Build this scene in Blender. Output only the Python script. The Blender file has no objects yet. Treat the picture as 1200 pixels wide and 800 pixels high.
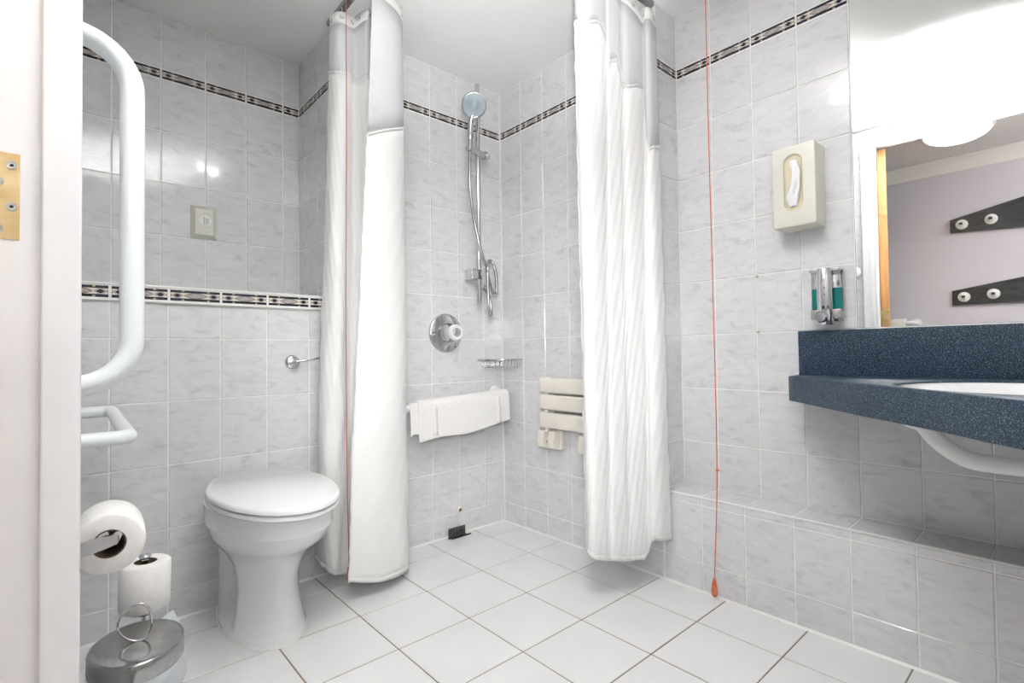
import bpy, bmesh, math, random
from mathutils import Vector, Matrix
random.seed(7)
SC = bpy.context.scene
COL = SC.collection

# ------------------------------------------------------------------ camera
CAM_POS = Vector((-1.69126, -1.97230, 0.84602))
YAW, PITCH, ROLL, FPX = 0.7285, 0.0215, -0.0132, 599.02
def make_camera():
    cy, sy, cp, sp = math.cos(YAW), math.sin(YAW), math.cos(PITCH), math.sin(PITCH)
    F = Vector((sy*cp, cy*cp, sp)); R0 = Vector((cy, -sy, 0)); U0 = R0.cross(F)
    c, s = math.cos(ROLL), math.sin(ROLL)
    R = c*R0 + s*U0; U = -s*R0 + c*U0
    cam = bpy.data.cameras.new('camera'); o = bpy.data.objects.new('camera', cam)
    cam.sensor_width = 36.0; cam.lens = FPX/1200*36.0; cam.clip_start = 0.01
    m = Matrix((R, U, -F)).transposed().to_4x4(); m.translation = CAM_POS
    o.matrix_world = m
    COL.objects.link(o); SC.camera = o
make_camera()

# ------------------------------------------------------------------ light and exposure
w = bpy.data.worlds.new('world'); SC.world = w; w.use_nodes = True
w.node_tree.nodes['Background'].inputs[0].default_value = (0.9, 0.95, 1.0, 1)
w.node_tree.nodes['Background'].inputs[1].default_value = 0.3
SC.view_settings.view_transform = 'Standard'
SC.view_settings.look = 'None'
SC.view_settings.gamma = 1.0
SC.view_settings.use_curve_mapping = False
SC.view_settings.exposure = 1.30
def lamp(name, kind, loc, energy, color=(1, 1, 1), radius=0.05, target=None, angle=None, blend=0.5):
    l = bpy.data.lights.new(name, kind); l.energy = energy; l.color = color
    l.shadow_soft_size = radius
    if kind == 'SPOT':
        l.spot_size = math.radians(angle); l.spot_blend = blend
    o = bpy.data.objects.new(name, l); o.location = loc
    if target is not None:
        o.rotation_euler = (Vector(target)-Vector(loc)).to_track_quat('-Z', 'Y').to_euler()
    COL.objects.link(o); return o
# the photographer's flash, held up by the camera and bounced off the ceiling
lamp('bounce_flash', 'SPOT', (-1.46, -1.78, 1.10), 330, (1.0, 0.995, 0.985), 0.05, (-1.36, -1.58, 2.17), 62, 1.0)
lamp('shower_ceiling_fill', 'SPOT', (-1.50, -1.85, 1.05), 48, (1.0, 0.995, 0.985), 0.05, (-.62, -.75, 2.17), 48, 1.0)  # second spot, added to lift the dim ceiling over the shower
# weak fill spot added near the camera to brighten the shower corner
lamp('shower_fill', 'SPOT', (-1.62, -1.93, 1.06), 26, (1.0, 0.995, 0.985), 0.15, (-.38, -.42, .75), 62, 1.0)
# unseen point light added down the hall, brightens lilac wall and door jamb
lamp('hall_fill', 'POINT', (-2.40, -2.75, 2.05), 8.2, (1.0, 0.98, 0.96), 0.12)
# twin bulbs of the bathroom ceiling fitting (it sits on the ceiling above the picture)
for dx in (-0.04, 0.04):
    lamp('bathroom_bulb', 'POINT', (-0.92+dx, -1.2-dx*0.6, 2.12), 1.0, (1.0, 0.97, 0.93), 0.012)

# ------------------------------------------------------------------ node helpers and materials
class E:
    """tiny expression builder for shader math"""
    def __init__(s, nt, sock): s.nt, s.s = nt, sock
    def _op(s, op, *a, clamp=False):
        n = s.nt.nodes.new('ShaderNodeMath'); n.operation = op; n.use_clamp = clamp
        for i, v in enumerate((s,)+a):
            if isinstance(v, E): s.nt.links.new(v.s, n.inputs[i])
            else: n.inputs[i].default_value = v
        return E(s.nt, n.outputs[0])
    def __add__(s, o): return s._op('ADD', o)
    def __sub__(s, o): return s._op('SUBTRACT', o)
    def __mul__(s, o): return s._op('MULTIPLY', o)
    def lt(s, o): return s._op('LESS_THAN', o)
    def gt(s, o): return s._op('GREATER_THAN', o)
    def abs(s): return s._op('ABSOLUTE')
    def mx(s, o): return s._op('MAXIMUM', o)
    def mn(s, o): return s._op('MINIMUM', o)

def mat(name, color=(.8, .8, .8), rough=.5, metal=0.0, spec=.5, coat=0.0, sheen=0.0):
    m = bpy.data.materials.new(name); m.use_nodes = True
    b = m.node_tree.nodes['Principled BSDF']
    b.inputs['Base Color'].default_value = (*color, 1)
    b.inputs['Roughness'].default_value = rough
    b.inputs['Metallic'].default_value = metal
    b.inputs['Specular IOR Level'].default_value = spec
    b.inputs['Coat Weight'].default_value = coat
    b.inputs['Sheen Weight'].default_value = sheen
    return m
def N(m, t, **kw):
    n = m.node_tree.nodes.new(t)
    for k, v in kw.items(): setattr(n, k, v)
    return n
def LK(m, a, b): m.node_tree.links.new(a, b)
def BS(m): return m.node_tree.nodes['Principled BSDF']
def ramp(m, fac, stops):
    r = N(m, 'ShaderNodeValToRGB'); LK(m, fac, r.inputs[0])
    e = r.color_ramp.elements
    while len(e) < len(stops): e.new(0.5)
    for el, (p, c) in zip(e, stops): el.position = p; el.color = (*c, 1)
    return r.outputs[0]
def noise(m, vec, scale, detail=4, rough=.55, dist=0.0):
    n = N(m, 'ShaderNodeTexNoise'); n.inputs['Scale'].default_value = scale
    n.inputs['Detail'].default_value = detail; n.inputs['Roughness'].default_value = rough
    n.inputs['Distortion'].default_value = dist
    if vec is not None: LK(m, vec, n.inputs['Vector'])
    return n.outputs[0]
def bump(m, h, strength=.2, dist=.002):
    b = N(m, 'ShaderNodeBump'); b.inputs['Strength'].default_value = strength
    b.inputs['Distance'].default_value = dist; LK(m, h, b.inputs['Height'])
    LK(m, b.outputs[0], BS(m).inputs['Normal'])
def objvec(m, jitter=True, scale=(1, 1, 1), rot=(0, 0, 0)):
    tc = N(m, 'ShaderNodeTexCoord'); mp = N(m, 'ShaderNodeMapping')
    mp.inputs['Scale'].default_value = scale; mp.inputs['Rotation'].default_value = rot
    LK(m, tc.outputs['Object'], mp.inputs['Vector'])
    if not jitter: return mp.outputs[0]
    oi = N(m, 'ShaderNodeObjectInfo'); mu = N(m, 'ShaderNodeMath', operation='MULTIPLY')
    LK(m, oi.outputs['Random'], mu.inputs[0]); mu.inputs[1].default_value = 37.0
    cx = N(m, 'ShaderNodeCombineXYZ')
    for i in range(3): LK(m, mu.outputs[0], cx.inputs[i])
    ad = N(m, 'ShaderNodeVectorMath', operation='ADD')
    LK(m, mp.outputs[0], ad.inputs[0]); LK(m, cx.outputs[0], ad.inputs[1])
    return ad.outputs[0]

def m_walltile():
    m = mat('grey_marbled_tile', rough=.065, spec=.45)
    v = objvec(m, True, (1.0, 2.4, 1.0), (0, 0, .6))
    a = noise(m, v, 16, 7, .62, .9)
    v2 = objvec(m, True, (1, 1, 1))
    b = noise(m, v2, 5, 2, .5)
    col = ramp(m, a, [(.22, (.50, .50, .52)), (.41, (.665, .665, .68)), (.54, (.715, .715, .722)), (.78, (.745, .745, .75))])
    c2 = ramp(m, b, [(.3, (.95, .95, .96)), (.7, (1.0, 1.0, 1.0))])
    mx = N(m, 'ShaderNodeMixRGB', blend_type='MULTIPLY'); mx.inputs[0].default_value = 1.0
    LK(m, col, mx.inputs[1]); LK(m, c2, mx.inputs[2]); LK(m, mx.outputs[0], BS(m).inputs['Base Color'])
    bump(m, noise(m, v2, 9, 1), .10, .004)
    return m
def m_floortile():
    m = mat('white_floor_tile', rough=.28)
    v = objvec(m, True)
    LK(m, ramp(m, noise(m, v, 4, 3), [(.3, (.74, .745, .75)), (.7, (.80, .80, .80))]), BS(m).inputs['Base Color'])
    bump(m, noise(m, v, 60, 3), .05, .001)
    return m
def m_dado():
    m = mat('patterned_border_tile', rough=.2)
    nt = m.node_tree
    tc = N(m, 'ShaderNodeTexCoord'); sp = N(m, 'ShaderNodeSeparateXYZ'); LK(m, tc.outputs['Object'], sp.inputs[0])
    u = E(nt, sp.outputs[0]).abs()          # metres from the piece's centre
    v = E(nt, sp.outputs[1]).abs()
    bars = v.gt(.0090)*v.lt(.0172)*u.lt(.0718)
    gaps = (u-.0365).abs().lt(.0035)*v.gt(.0125)
    lens_d = v*(1/.0076) + u*u*(1/(.030*.030))
    lens = lens_d.lt(1.0)
    rim = lens_d.lt(1.35)*lens_d.gt(1.0)
    dia = ((u-.0520).abs()*(1/.0115) + v*(1/.0074)).lt(1.0)
    dia_rim = ((u-.0520).abs()*(1/.0165) + v*(1/.0118)).lt(1.0)*((u-.0520).abs()*(1/.0135) + v*(1/.0098)).gt(1.0)
    end = ((u-.0720).abs()*(1/.0055) + v*(1/.0085)).lt(1.0)*((u-.0720).abs()*(1/.0030) + v*(1/.0048)).gt(1.0)
    def mixc(fac, c1, c2):
        x = N(m, 'ShaderNodeMixRGB'); LK(m, fac.s, x.inputs[0])
        for i, c in ((1, c1), (2, c2)):
            if isinstance(c, tuple): x.inputs[i].default_value = (*c, 1)
            else: LK(m, c, x.inputs[i])
        return x.outputs[0]
    vo = N(m, 'ShaderNodeTexVoronoi'); vo.inputs['Scale'].default_value = 420; LK(m, tc.outputs['Object'], vo.inputs['Vector'])
    speck = ramp(m, vo.outputs['Distance'], [(.25, (.08, .075, .08)), (.5, (.50, .47, .45))])
    dark = (.012, .014, .030); beige = (.72, .68, .64); brown = (.22, .15, .11)
    c = mixc(rim, beige, brown)
    c = mixc(dia_rim, c, brown); c = mixc(end, c, brown)
    c = mixc(lens, c, speck); c = mixc(dia, c, dark)
    c = mixc(bars, c, dark); c = mixc(bars*gaps, c, (.42, .36, .27))
    LK(m, c, BS(m).inputs['Base Color'])
    return m
def m_counter():
    m = mat('blue_speckled_solid_surface', rough=.42, spec=.4)
    v = objvec(m, False)
    a = noise(m, v, 390, 2, .6)
    LK(m, ramp(m, a, [(.34, (.005, .011, .022)), (.47, (.013, .031, .058)), (.56, (.024, .050, .086)), (.68, (.16, .24, .31))]), BS(m).inputs['Base Color'])
    return m
def m_sheer():
    m = bpy.data.materials.new('sheer_voile'); m.use_nodes = True; nt = m.node_tree; nt.nodes.clear()
    out = nt.nodes.new('ShaderNodeOutputMaterial')
    d = nt.nodes.new('ShaderNodeBsdfDiffuse'); d.inputs[0].default_value = (.90, .91, .92, 1)
    t = nt.nodes.new('ShaderNodeBsdfTranslucent'); t.inputs[0].default_value = (.90, .91, .92, 1)
    tr = nt.nodes.new('ShaderNodeBsdfTransparent')
    m1 = nt.nodes.new('ShaderNodeMixShader'); m1.inputs[0].default_value = .45
    m2 = nt.nodes.new('ShaderNodeMixShader'); m2.inputs[0].default_value = .13
    nt.links.new(d.outputs[0], m1.inputs[1]); nt.links.new(t.outputs[0], m1.inputs[2])
    nt.links.new(m1.outputs[0], m2.inputs[1]); nt.links.new(tr.outputs[0], m2.inputs[2])
    nt.links.new(m2.outputs[0], out.inputs[0])
    return m
def m_fabric(name, color, scale, strength, trans=.25):
    m = mat(name, color, .8, sheen=.1)
    v = objvec(m, False)
    bump(m, noise(m, v, scale, 4, .6), strength, .002)
    nt = m.node_tree
    t = nt.nodes.new('ShaderNodeBsdfTranslucent'); t.inputs[0].default_value = (*color, 1)
    mx = nt.nodes.new('ShaderNodeMixShader'); mx.inputs[0].default_value = trans
    out = [n for n in nt.nodes if n.type == 'OUTPUT_MATERIAL'][0]
    nt.links.new(BS(m).outputs[0], mx.inputs[1]); nt.links.new(t.outputs[0], mx.inputs[2])
    nt.links.new(mx.outputs[0], out.inputs[0])
    return m
def m_noisy(name, c1, c2, scale, rough, bstr=.0, bscale=80, bd=.002, stretch=(1, 1, 1), jitter=False, detail=4):
    m = mat(name, c1, rough)
    v = objvec(m, jitter, stretch)
    LK(m, ramp(m, noise(m, v, scale, detail), [(.32, c1), (.68, c2)]), BS(m).inputs['Base Color'])
    if bstr: bump(m, noise(m, v, bscale, 3), bstr, bd)
    return m
def m_emit(name, color, s):
    m = mat(name, color, .4)
    BS(m).inputs['Emission Color'].default_value = (*color, 1); BS(m).inputs['Emission Strength'].default_value = s
    return m
def m_glass(name, color, rough=.02):
    m = mat(name, color, rough); BS(m).inputs['Transmission Weight'].default_value = 1.0
    BS(m).inputs['IOR'].default_value = 1.3
    return m

M = dict(
    tile=m_walltile(), floor_tile=m_floortile(), dado=m_dado(), counter=m_counter(), sheer=m_sheer(),
    grout=m_noisy('pale_wall_grout', (.82, .82, .80), (.88, .88, .87), 20, .8),
    floor_grout=m_noisy('stained_floor_grout', (.17, .115, .07), (.34, .29, .235), 3.5, .85),
    ceiling=m_noisy('ceiling_paint', (.88, .88, .87), (.90, .90, .89), 6, .8, .05, 120),
    paint=m_noisy('white_gloss_paint', (.74, .74, .75), (.80, .80, .80), 9, .35, .12, 25, .002),
    trim=mat('white_tile_trim', (.82, .82, .80), .4),
    ceramic=mat('white_sanitary_ceramic', (.84, .84, .845), .08, coat=.4),
    seat=mat('white_toilet_seat_plastic', (.84, .84, .85), .16),
    plastic=mat('white_plastic', (.82, .83, .82), .35),
    rail=mat('white_nylon_coated_tube', (.80, .84, .85), .3),
    cream=m_noisy('cream_plastic', (.76, .72, .65), (.80, .76, .69), 12, .42),
    ivory=mat('ivory_plastic', (.70, .69, .61), .28),
    ivory2=mat('ivory_switch_plastic', (.64, .64, .57), .3),
    ivory_dark=mat('ivory_slot_rim', (.66, .60, .44), .45),
    chrome=mat('chrome', (.64, .645, .655), .06, 1.0),
    steel=m_noisy('brushed_steel', (.34, .34, .34), (.42, .42, .415), 40, .16),
    hose=mat('chrome_hose', (.42, .43, .43), .2, 1.0),
    dark=mat('dark_hollow', (.02, .018, .015), .7),
    grate=m_noisy('black_drain_grate', (.020, .019, .018), (.07, .065, .06), 60, .5),
    spray=mat('grey_blue_spray_face', (.33, .40, .44), .35),
    red=mat('red_cord', (.62, .12, .06), .6),
    red2=m_noisy('red_toggle_plastic', (.55, .10, .04), (.70, .22, .09), 90, .45),
    paper=m_noisy('toilet_paper', (.82, .80, .77), (.87, .86, .84), 70, .95, .35, 200, .001),
    tissue=mat('white_tissue', (.86, .86, .87), .9),
    core=m_noisy('brown_card_core', (.10, .065, .045), (.16, .11, .08), 30, .9),
    curtain=m_fabric('white_curtain_cloth', (.91, .91, .90), 160, .30, .14),
    curtain2=m_fabric('white_jacquard_cloth', (.92, .92, .915), 75, .40, .12),
    hem=m_fabric('white_curtain_tape', (.88, .88, .87), 200, .2, .15),
    towel=m_noisy('white_terry_towel', (.87, .86, .84), (.92, .91, .89), 90, .95, .9, 260, .004),
    towel2=m_noisy('peach_terry_towel', (.70, .58, .50), (.78, .66, .57), 60, .95, .8, 260, .003),
    brass=m_noisy('worn_brass', (.48, .33, .13), (.66, .52, .30), 28, .38),
    pine=m_noisy('orange_pine', (.56, .27, .09), (.68, .36, .14), 9, .45, .1, 30, .001, (6, 6, .5)),
    purple=m_noisy('lilac_paint', (.70, .685, .765), (.72, .705, .785), 5, .75),
    stipple=m_noisy('stippled_ceiling_paint', (.74, .74, .74), (.82, .82, .82), 40, .9, .8, 60, .006),
    carpet=m_noisy('brown_hall_carpet', (.34, .31, .29), (.42, .39, .36), 60, .95, .6, 200),
    black_wood=m_noisy('black_stained_oak', (.012, .013, .015), (.045, .05, .055), 8, .38, .3, 14, .002, (2, 1.2, 9), False, 6),
    mirror=mat('mirror_silver', (.93, .95, .945), .0, 1.0),
    glass_edge=mat('mirror_glass_edge', (.10, .16, .15), .2),
    vial=m_glass('clear_vial', (.95, .97, .97)),
    teal=mat('teal_liquid_soap', (.0, .30, .285), .12),
    liner=mat('translucent_liner', (.72, .76, .80), .3),
    screw=mat('screw_head', (.45, .44, .40), .35, .8),
    lampglass=m_emit('lit_opal_glass', (1.0, .90, .74), 0.75),
    sticker=mat('white_sticker', (.78, .78, .77), .5),
    ink=mat('grey_ink', (.30, .30, .31), .6),
)
BS(M['steel']).inputs['Metallic'].default_value = 1.0
BS(M['brass']).inputs['Metallic'].default_value = .75
BS(M['liner']).inputs['Transmission Weight'].default_value = .3

# ------------------------------------------------------------------ object helpers
ORG = {}
def org(p): return ORG.get(p.name, Vector((0, 0, 0))) if p else Vector((0, 0, 0))
def prop(o, label=None, cat=None, group=None, kind=None):
    for k, v in (('label', label), ('category', cat), ('group', group), ('kind', kind)):
        if v: o[k] = v
    return o
def thing(name, loc, label, cat, group=None, kind=None):
    o = bpy.data.objects.new(name, None); o.empty_display_size = .05
    o.location = loc; COL.objects.link(o); ORG[o.name] = Vector(loc)
    return prop(o, label, cat, group, kind)
def mk(name, verts, faces, material, parent=None, smooth=True, origin=None):
    """mesh object from world-space vertices"""
    if parent: og = org(parent)
    else: og = Vector(origin) if origin is not None else Vector((0, 0, 0))
    me = bpy.data.meshes.new(name)
    me.from_pydata([tuple(Vector(v)-og) for v in verts], [], faces)
    me.materials.append(M[material] if isinstance(material, str) else material)
    bm = bmesh.new(); bm.from_mesh(me); bmesh.ops.recalc_face_normals(bm, faces=bm.faces); bm.to_mesh(me); bm.free()
    if smooth:
        me.polygons.foreach_set('use_smooth', [True]*len(me.polygons))
    o = bpy.data.objects.new(name, me); COL.objects.link(o)
    if parent: o.parent = parent
    else: o.location = og
    ORG[o.name] = og
    if smooth:
        try:
            md = None
            me.set_sharp_from_angle(angle=math.radians(50))
        except Exception: pass
    return o
class MB:
    """collects shapes in world space"""
    def __init__(s): s.v, s.f = [], []
    def add(s, v, f):
        n = len(s.v); s.v += [Vector(x) for x in v]; s.f += [tuple(i+n for i in q) for q in f]; return s
    def box(s, lo, hi, b=0.0, xf=None):
        lo, hi = Vector(lo), Vector(hi)
        bm = bmesh.new(); bmesh.ops.create_cube(bm, size=1)
        for v in bm.verts: v.co = Vector([lo[i]+(v.co[i]+.5)*(hi[i]-lo[i]) for i in range(3)])
        if b > 0: bmesh.ops.bevel(bm, geom=bm.edges[:], offset=b, segments=3, affect='EDGES', profile=.5)
        bm.verts.index_update()
        vs = [v.co.copy() for v in bm.verts]
        if xf is not None: vs = [xf @ x for x in vs]
        s.add(vs, [[v.index for v in f.verts] for f in bm.faces]); bm.free(); return s
    def tube(s, pts, r, seg=12, cyclic=False, caps=True):
        pts = [Vector(p) for p in pts]; n = len(pts)
        rr = r if isinstance(r, (list, tuple)) else [r]*n
        tang = []
        for i in range(n):
            if cyclic: t = pts[(i+1) % n]-pts[i-1]
            else: t = pts[min(i+1, n-1)]-pts[max(i-1, 0)]
            tang.append(t.normalized())
        a = tang[0].orthogonal().normalized(); rings = []
        for i in range(n):
            if i:
                q = tang[i-1].rotation_difference(tang[i]); a = q @ a
            a = (a-tang[i]*a.dot(tang[i])).normalized(); b = tang[i].cross(a)
            rings.append([pts[i]+(a*math.cos(k*2*math.pi/seg)+b*math.sin(k*2*math.pi/seg))*rr[i] for k in range(seg)])
        return s.loft(rings, closed_path=cyclic, caps=caps and not cyclic)
    def loft(s, rings, closed_path=False, caps=True):
        v, f = [], []; m = len(rings[0]); n = len(rings)
        for r in rings: v += list(r)
        for i in range(n if closed_path else n-1):
            j = (i+1) % n
            for k in range(m):
                l = (k+1) % m
                f.append((i*m+k, i*m+l, j*m+l, j*m+k))
        if caps:
            f.append(tuple(range(m-1, -1, -1))); f.append(tuple((n-1)*m+k for k in range(m)))
        return s.add(v, f)
    def lathe(s, prof, c, axis, seg=32, caps=True):
        """prof: (radius, distance along axis)"""
        ax = Vector(axis).normalized(); a = ax.orthogonal().normalized(); b = ax.cross(a); c = Vector(c)
        rings = [[c+ax*h+(a*math.cos(k*2*math.pi/seg)+b*math.sin(k*2*math.pi/seg))*max(r, 1e-5) for k in range(seg)] for r, h in prof]
        return s.loft(rings, caps=caps)
    def prism(s, poly, z0, z1):
        n = len(poly)
        v = [(x, y, z0) for x, y in poly]+[(x, y, z1) for x, y in poly]
        f = [tuple(range(n)), tuple(range(n, 2*n))]+[(i, (i+1) % n, n+(i+1) % n, n+i) for i in range(n)]
        return s.add(v, f)
    def sphere(s, c, r, seg=16, sc=(1, 1, 1)):
        prof = [(math.sin(t*math.pi/10), -math.cos(t*math.pi/10)) for t in range(11)]
        rings = [[Vector(c)+Vector((max(p, 1e-4)*math.cos(k*2*math.pi/seg)*r*sc[0], max(p, 1e-4)*math.sin(k*2*math.pi/seg)*r*sc[1], h*r*sc[2])) for k in range(seg)] for p, h in prof]
        return s.loft(rings)
    def obj(s, name, material, parent=None, smooth=True, origin=None):
        return mk(name, s.v, s.f, material, parent, smooth, origin)
def smoothpath(pts, n=8, cyclic=False):
    P = [Vector(p) for p in pts]; out = []; m = len(P)
    rng = range(m) if cyclic else range(m-1)
    for i in rng:
        p0 = P[(i-1) % m] if cyclic or i > 0 else P[0]*2-P[1]
        p1, p2 = P[i], P[(i+1) % m]
        p3 = P[(i+2) % m] if cyclic or i+2 < m else P[-1]*2-P[-2]
        for k in range(n):
            t = k/n
            out.append(.5*((2*p1)+(p2-p0)*t+(2*p0-5*p1+4*p2-p3)*t*t+(3*p1-p0-3*p2+p3)*t**3))
    if not cyclic: out.append(P[-1])
    return out
def round_poly(pts, r, n=6):
    """polyline with its inner corners rounded to radius r"""
    P = [Vector(p) for p in pts]; out = [P[0]]
    for i in range(1, len(P)-1):
        a = (P[i-1]-P[i]).normalized(); b = (P[i+1]-P[i]).normalized()
        ang = a.angle(b); d = r/math.tan(ang/2)
        p, q = P[i]+a*d, P[i]+b*d
        c = P[i]+(a+b).normalized()*(r/math.sin(ang/2))
        for k in range(n+1):
            t = k/n; v = (p-c).lerp(q-c, t).normalized()*r
            out.append(c+v)
    out.append(P[-1]); return out

# ------------------------------------------------------------------ room dimensions
H = 2.172
D1 = .393            # depth of the recess over the toilet
XE = -.868           # its right-hand side
D2 = .146            # depth of the recess over the basin side box
YE = -.915
LEDGE_B = 1.0745     # top of the boxing behind the toilet
LEDGE_R = .3295      # top of the boxing below the basin
XL = -1.69           # door wall
YF = -2.30           # wall behind the camera side
TW, TH = .15, .2032
GAP = .0040
ROT = {'back': (math.pi/2, 0, 0), 'right': (math.pi/2, 0, -math.pi/2), 'left': (math.pi/2, 0, math.pi/2), 'front': (math.pi/2, 0, math.pi), 'up': (0, 0, 0)}
def place(side, u, v, d):
    if side == 'back': return Vector((u, d, v))
    if side == 'right': return Vector((d, -u, v))
    if side == 'left': return Vector((d, u, v))
    if side == 'front': return Vector((-u, d, v))
    return Vector((u, v, d))
_tm = {}
def tile_mesh(x0, x1, y0, y1, material, name):
    key = (round(x0, 4), round(x1, 4), round(y0, 4), round(y1, 4), material)
    if key in _tm: return _tm[key]
    c, t = .0013, .006
    V = []
    for z, i in ((-t, 0), (-c, 0), (0, c)):
        V += [(x0+i, y0+i, z), (x1-i, y0+i, z), (x1-i, y1-i, z), (x0+i, y1-i, z)]
    F = [(8, 9, 10, 11)]
    for a in (0, 4):
        for k in range(4):
            l = (k+1) % 4
            F.append((a+k, a+l, a+4+l, a+4+k))
    me = bpy.data.meshes.new(name); me.from_pydata(V, [], F); me.materials.append(M[material]); me.update()
    _tm[key] = me; return me
def cuts(a, b, start, pitch):
    k = math.ceil((a-start)/pitch-1e-6); L = [a]; nominal = []
    x = start+k*pitch
    while x < b-1e-6:
        if x > a+1e-6: L.append(x)
        x += pitch
    L.append(b)
    out = []
    for p, q in zip(L[:-1], L[1:]):
        if q-p < .009: continue
        base = start+math.floor(((p+q)/2-start)/pitch)*pitch
        out.append((p, q, base+pitch/2))
    return out
def lay(parent, side, d, us, vs, material='tile', name='tile', gap=GAP, jit=.0016, skip=None):
    for u0, u1, uc in us:
        for v0, v1, vc in vs:
            if skip and skip((u0+u1)/2, (v0+v1)/2): continue
            me = tile_mesh(u0-uc+gap/2, u1-uc-gap/2, v0-vc+gap/2, v1-vc-gap/2, material, name)
            o = bpy.data.objects.new(name, me); COL.objects.link(o)
            o.parent = parent
            o.location = place(side, uc, vc, d)-org(parent)
            r = ROT[side]
            o.rotation_euler = (r[0]+random.uniform(-jit, jit), r[1], r[2]+random.uniform(-jit, jit)) if side != 'up' else (random.uniform(-jit, jit)*.5, random.uniform(-jit, jit)*.5, 0)
def border(parent, side, d, us, z0, h=.039):
    lay(parent, side, d, us, [(z0, z0+h, z0+h/2)], 'dado', 'border_tile', .004, .0008)
G = .0022  # grout lies this far behind the tile faces

# floor
fl = MB().box((XL-.1, YF-.05, -.08), (.05, .06, -G)).obj('floor', 'floor_grout', smooth=False); prop(fl, kind='structure')
FP, FX, FY = .2525, -.1954, -.1342
lay(fl, 'up', 0, cuts(XL, -.0005, FX, FP), cuts(YF, -.0005, FY, FP), 'floor_tile', 'tile', .0042, .0012)

# ceiling
prop(MB().box((XL-.09, YF-.05, H), (.35, .46, H+.08)).obj('ceiling', 'ceiling', smooth=False), kind='structure')

# back wall: shower control wall and the boxed-out wall behind the toilet, one plane
wb = MB().box((XE+.002, G, -.08), (.0, .46, H)).box((XL-.09, G, -.08), (XE+.002, D1+.003, LEDGE_B-.003)).obj('wall_back', 'grout', smooth=False)
prop(wb, kind='structure')
Z0 = .0983
rows = cuts(.002, 1.9275, Z0, TH)
ctrl = cuts(XE, -.0005, -.1179, TW)
lay(wb, 'back', 0, ctrl, rows)
border(wb, 'back', 0, ctrl, 1.9285)
top_row = [(1.9685, H-.001, 2.07)]
lay(wb, 'back', 0, ctrl, top_row)
low = cuts(XL, XE, -.9706, .1498)
lay(wb, 'back', 0, low, cuts(.002, 1.0165, .905, TH))
ret = cuts(-D1, -.004, -.177, TW)
lay(wb, 'right', XE, ret, cuts(LEDGE_B, 1.9275, 1.9275, TH)); border(wb, 'right', XE, ret, 1.9285); lay(wb, 'right', XE, ret, top_row)
# projecting border on the edge of the ledge
lt = MB().box((XL, -.010, 1.0675), (XE-.004, .006, LEDGE_B), .0015).box((XL, -.010, 1.0195), (XE-.004, .006, 1.0255), .0015).box((XL, -.0065, 1.0255), (XE-.004, .006, 1.0675)).obj('trim_1', 'trim'); prop(lt, kind='structure')
lay(lt, 'back', -.0085, cuts(XL, XE-.004, -.9706, .1498), [(1.0255, 1.0675, 1.0465)], 'dado', 'border_tile', .0075, .0006)
prop(MB().box((XE, -.002, LEDGE_B-.001), (XE+.006, .006, H-.001), .0015).obj('trim_2', 'trim'), kind='structure')

# recess wall above the toilet
wn = MB().box((XL-.09, D1+G, LEDGE_B-.1), (XE+.01, .46, H)).obj('wall_recess', 'grout', smooth=False); prop(wn, kind='structure')
nic = cuts(XL, XE, -.938, .151)
lay(wn, 'back', D1, nic, cuts(LEDGE_B, 1.9275, 1.9275, TH)); border(wn, 'back', D1, nic, 1.9285); lay(wn, 'back', D1, nic, top_row)
prop(MB().box((XL, .006, LEDGE_B-.006), (XE, D1, LEDGE_B)).obj('trim_3', 'trim', smooth=False), kind='structure')

# right wall: shower seat wall and the low boxing under the basin, one plane
wr = MB().box((G, YE+.002, -.08), (.35, G, H)).box((G, YF-.05, -.08), (.30, YE+.002, LEDGE_R-.003)).obj('wall_right', 'grout', smooth=False)
prop(wr, kind='structure')
seatw = cuts(.0005, -YE, .1577, TW)
lay(wr, 'right', 0, seatw, rows); border(wr, 'right', 0, seatw, 1.9285); lay(wr, 'right', 0, seatw, top_row)
boxw = cuts(-YE+.001, -YF, 1.063, TW)
lay(wr, 'right', 0, boxw, [(.002, Z0, Z0-TH/2), (Z0, .3000, Z0+TH/2), (.3000, .3255, .4)])
lay(wr, 'up', LEDGE_R-.001, [(.004, D2, D2/2)], [(-b, -a, -c) for a, b, c in cuts(-YE+.001, -YF, 1.056, TW)])
lay(wr, 'back', YE, [(.003, D2, D2/2)], cuts(LEDGE_R, 1.9195, .4969, TH)); border(wr, 'back', YE, [(.003, D2, D2/2)], 1.9205); lay(wr, 'back', YE, [(.003, D2, D2/2)], [(1.9605, H-.001, 2.07)])
prop(MB().box((-.0022, YF, LEDGE_R-.0045), (.006, YE, LEDGE_R+.0006), .0018).obj('trim_4', 'trim'), kind='structure')
prop(MB().box((-.002, YE-.001, LEDGE_R), (.006, YE+.005, H-.001), .0015).obj('trim_5', 'trim'), kind='structure')

# basin wall
wz = MB().box((D2+G, YF-.05, LEDGE_R-.1), (.35, YE+.05, H)).obj('wall_basin', 'grout', smooth=False); prop(wz, kind='structure')
bas = cuts(-YE, -YF, 1.056, TW)
lay(wz, 'right', D2, bas, cuts(LEDGE_R, 1.9195, .4969, TH)); border(wz, 'right', D2, bas, 1.9205); lay(wz, 'right', D2, bas, [(1.9605, H-.001, 2.07)])

# front wall (behind the counter's far end)
wf = MB().box((XL-.09, YF-.09, -.08), (.30, YF-G, H)).obj('wall_front', 'grout', smooth=False); prop(wf, kind='structure')
fr = cuts(-D2, -XL, .0, TW)
lay(wf, 'front', YF, fr, rows); border(wf, 'front', YF, fr, 1.9285); lay(wf, 'front', YF, fr, top_row)

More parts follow.
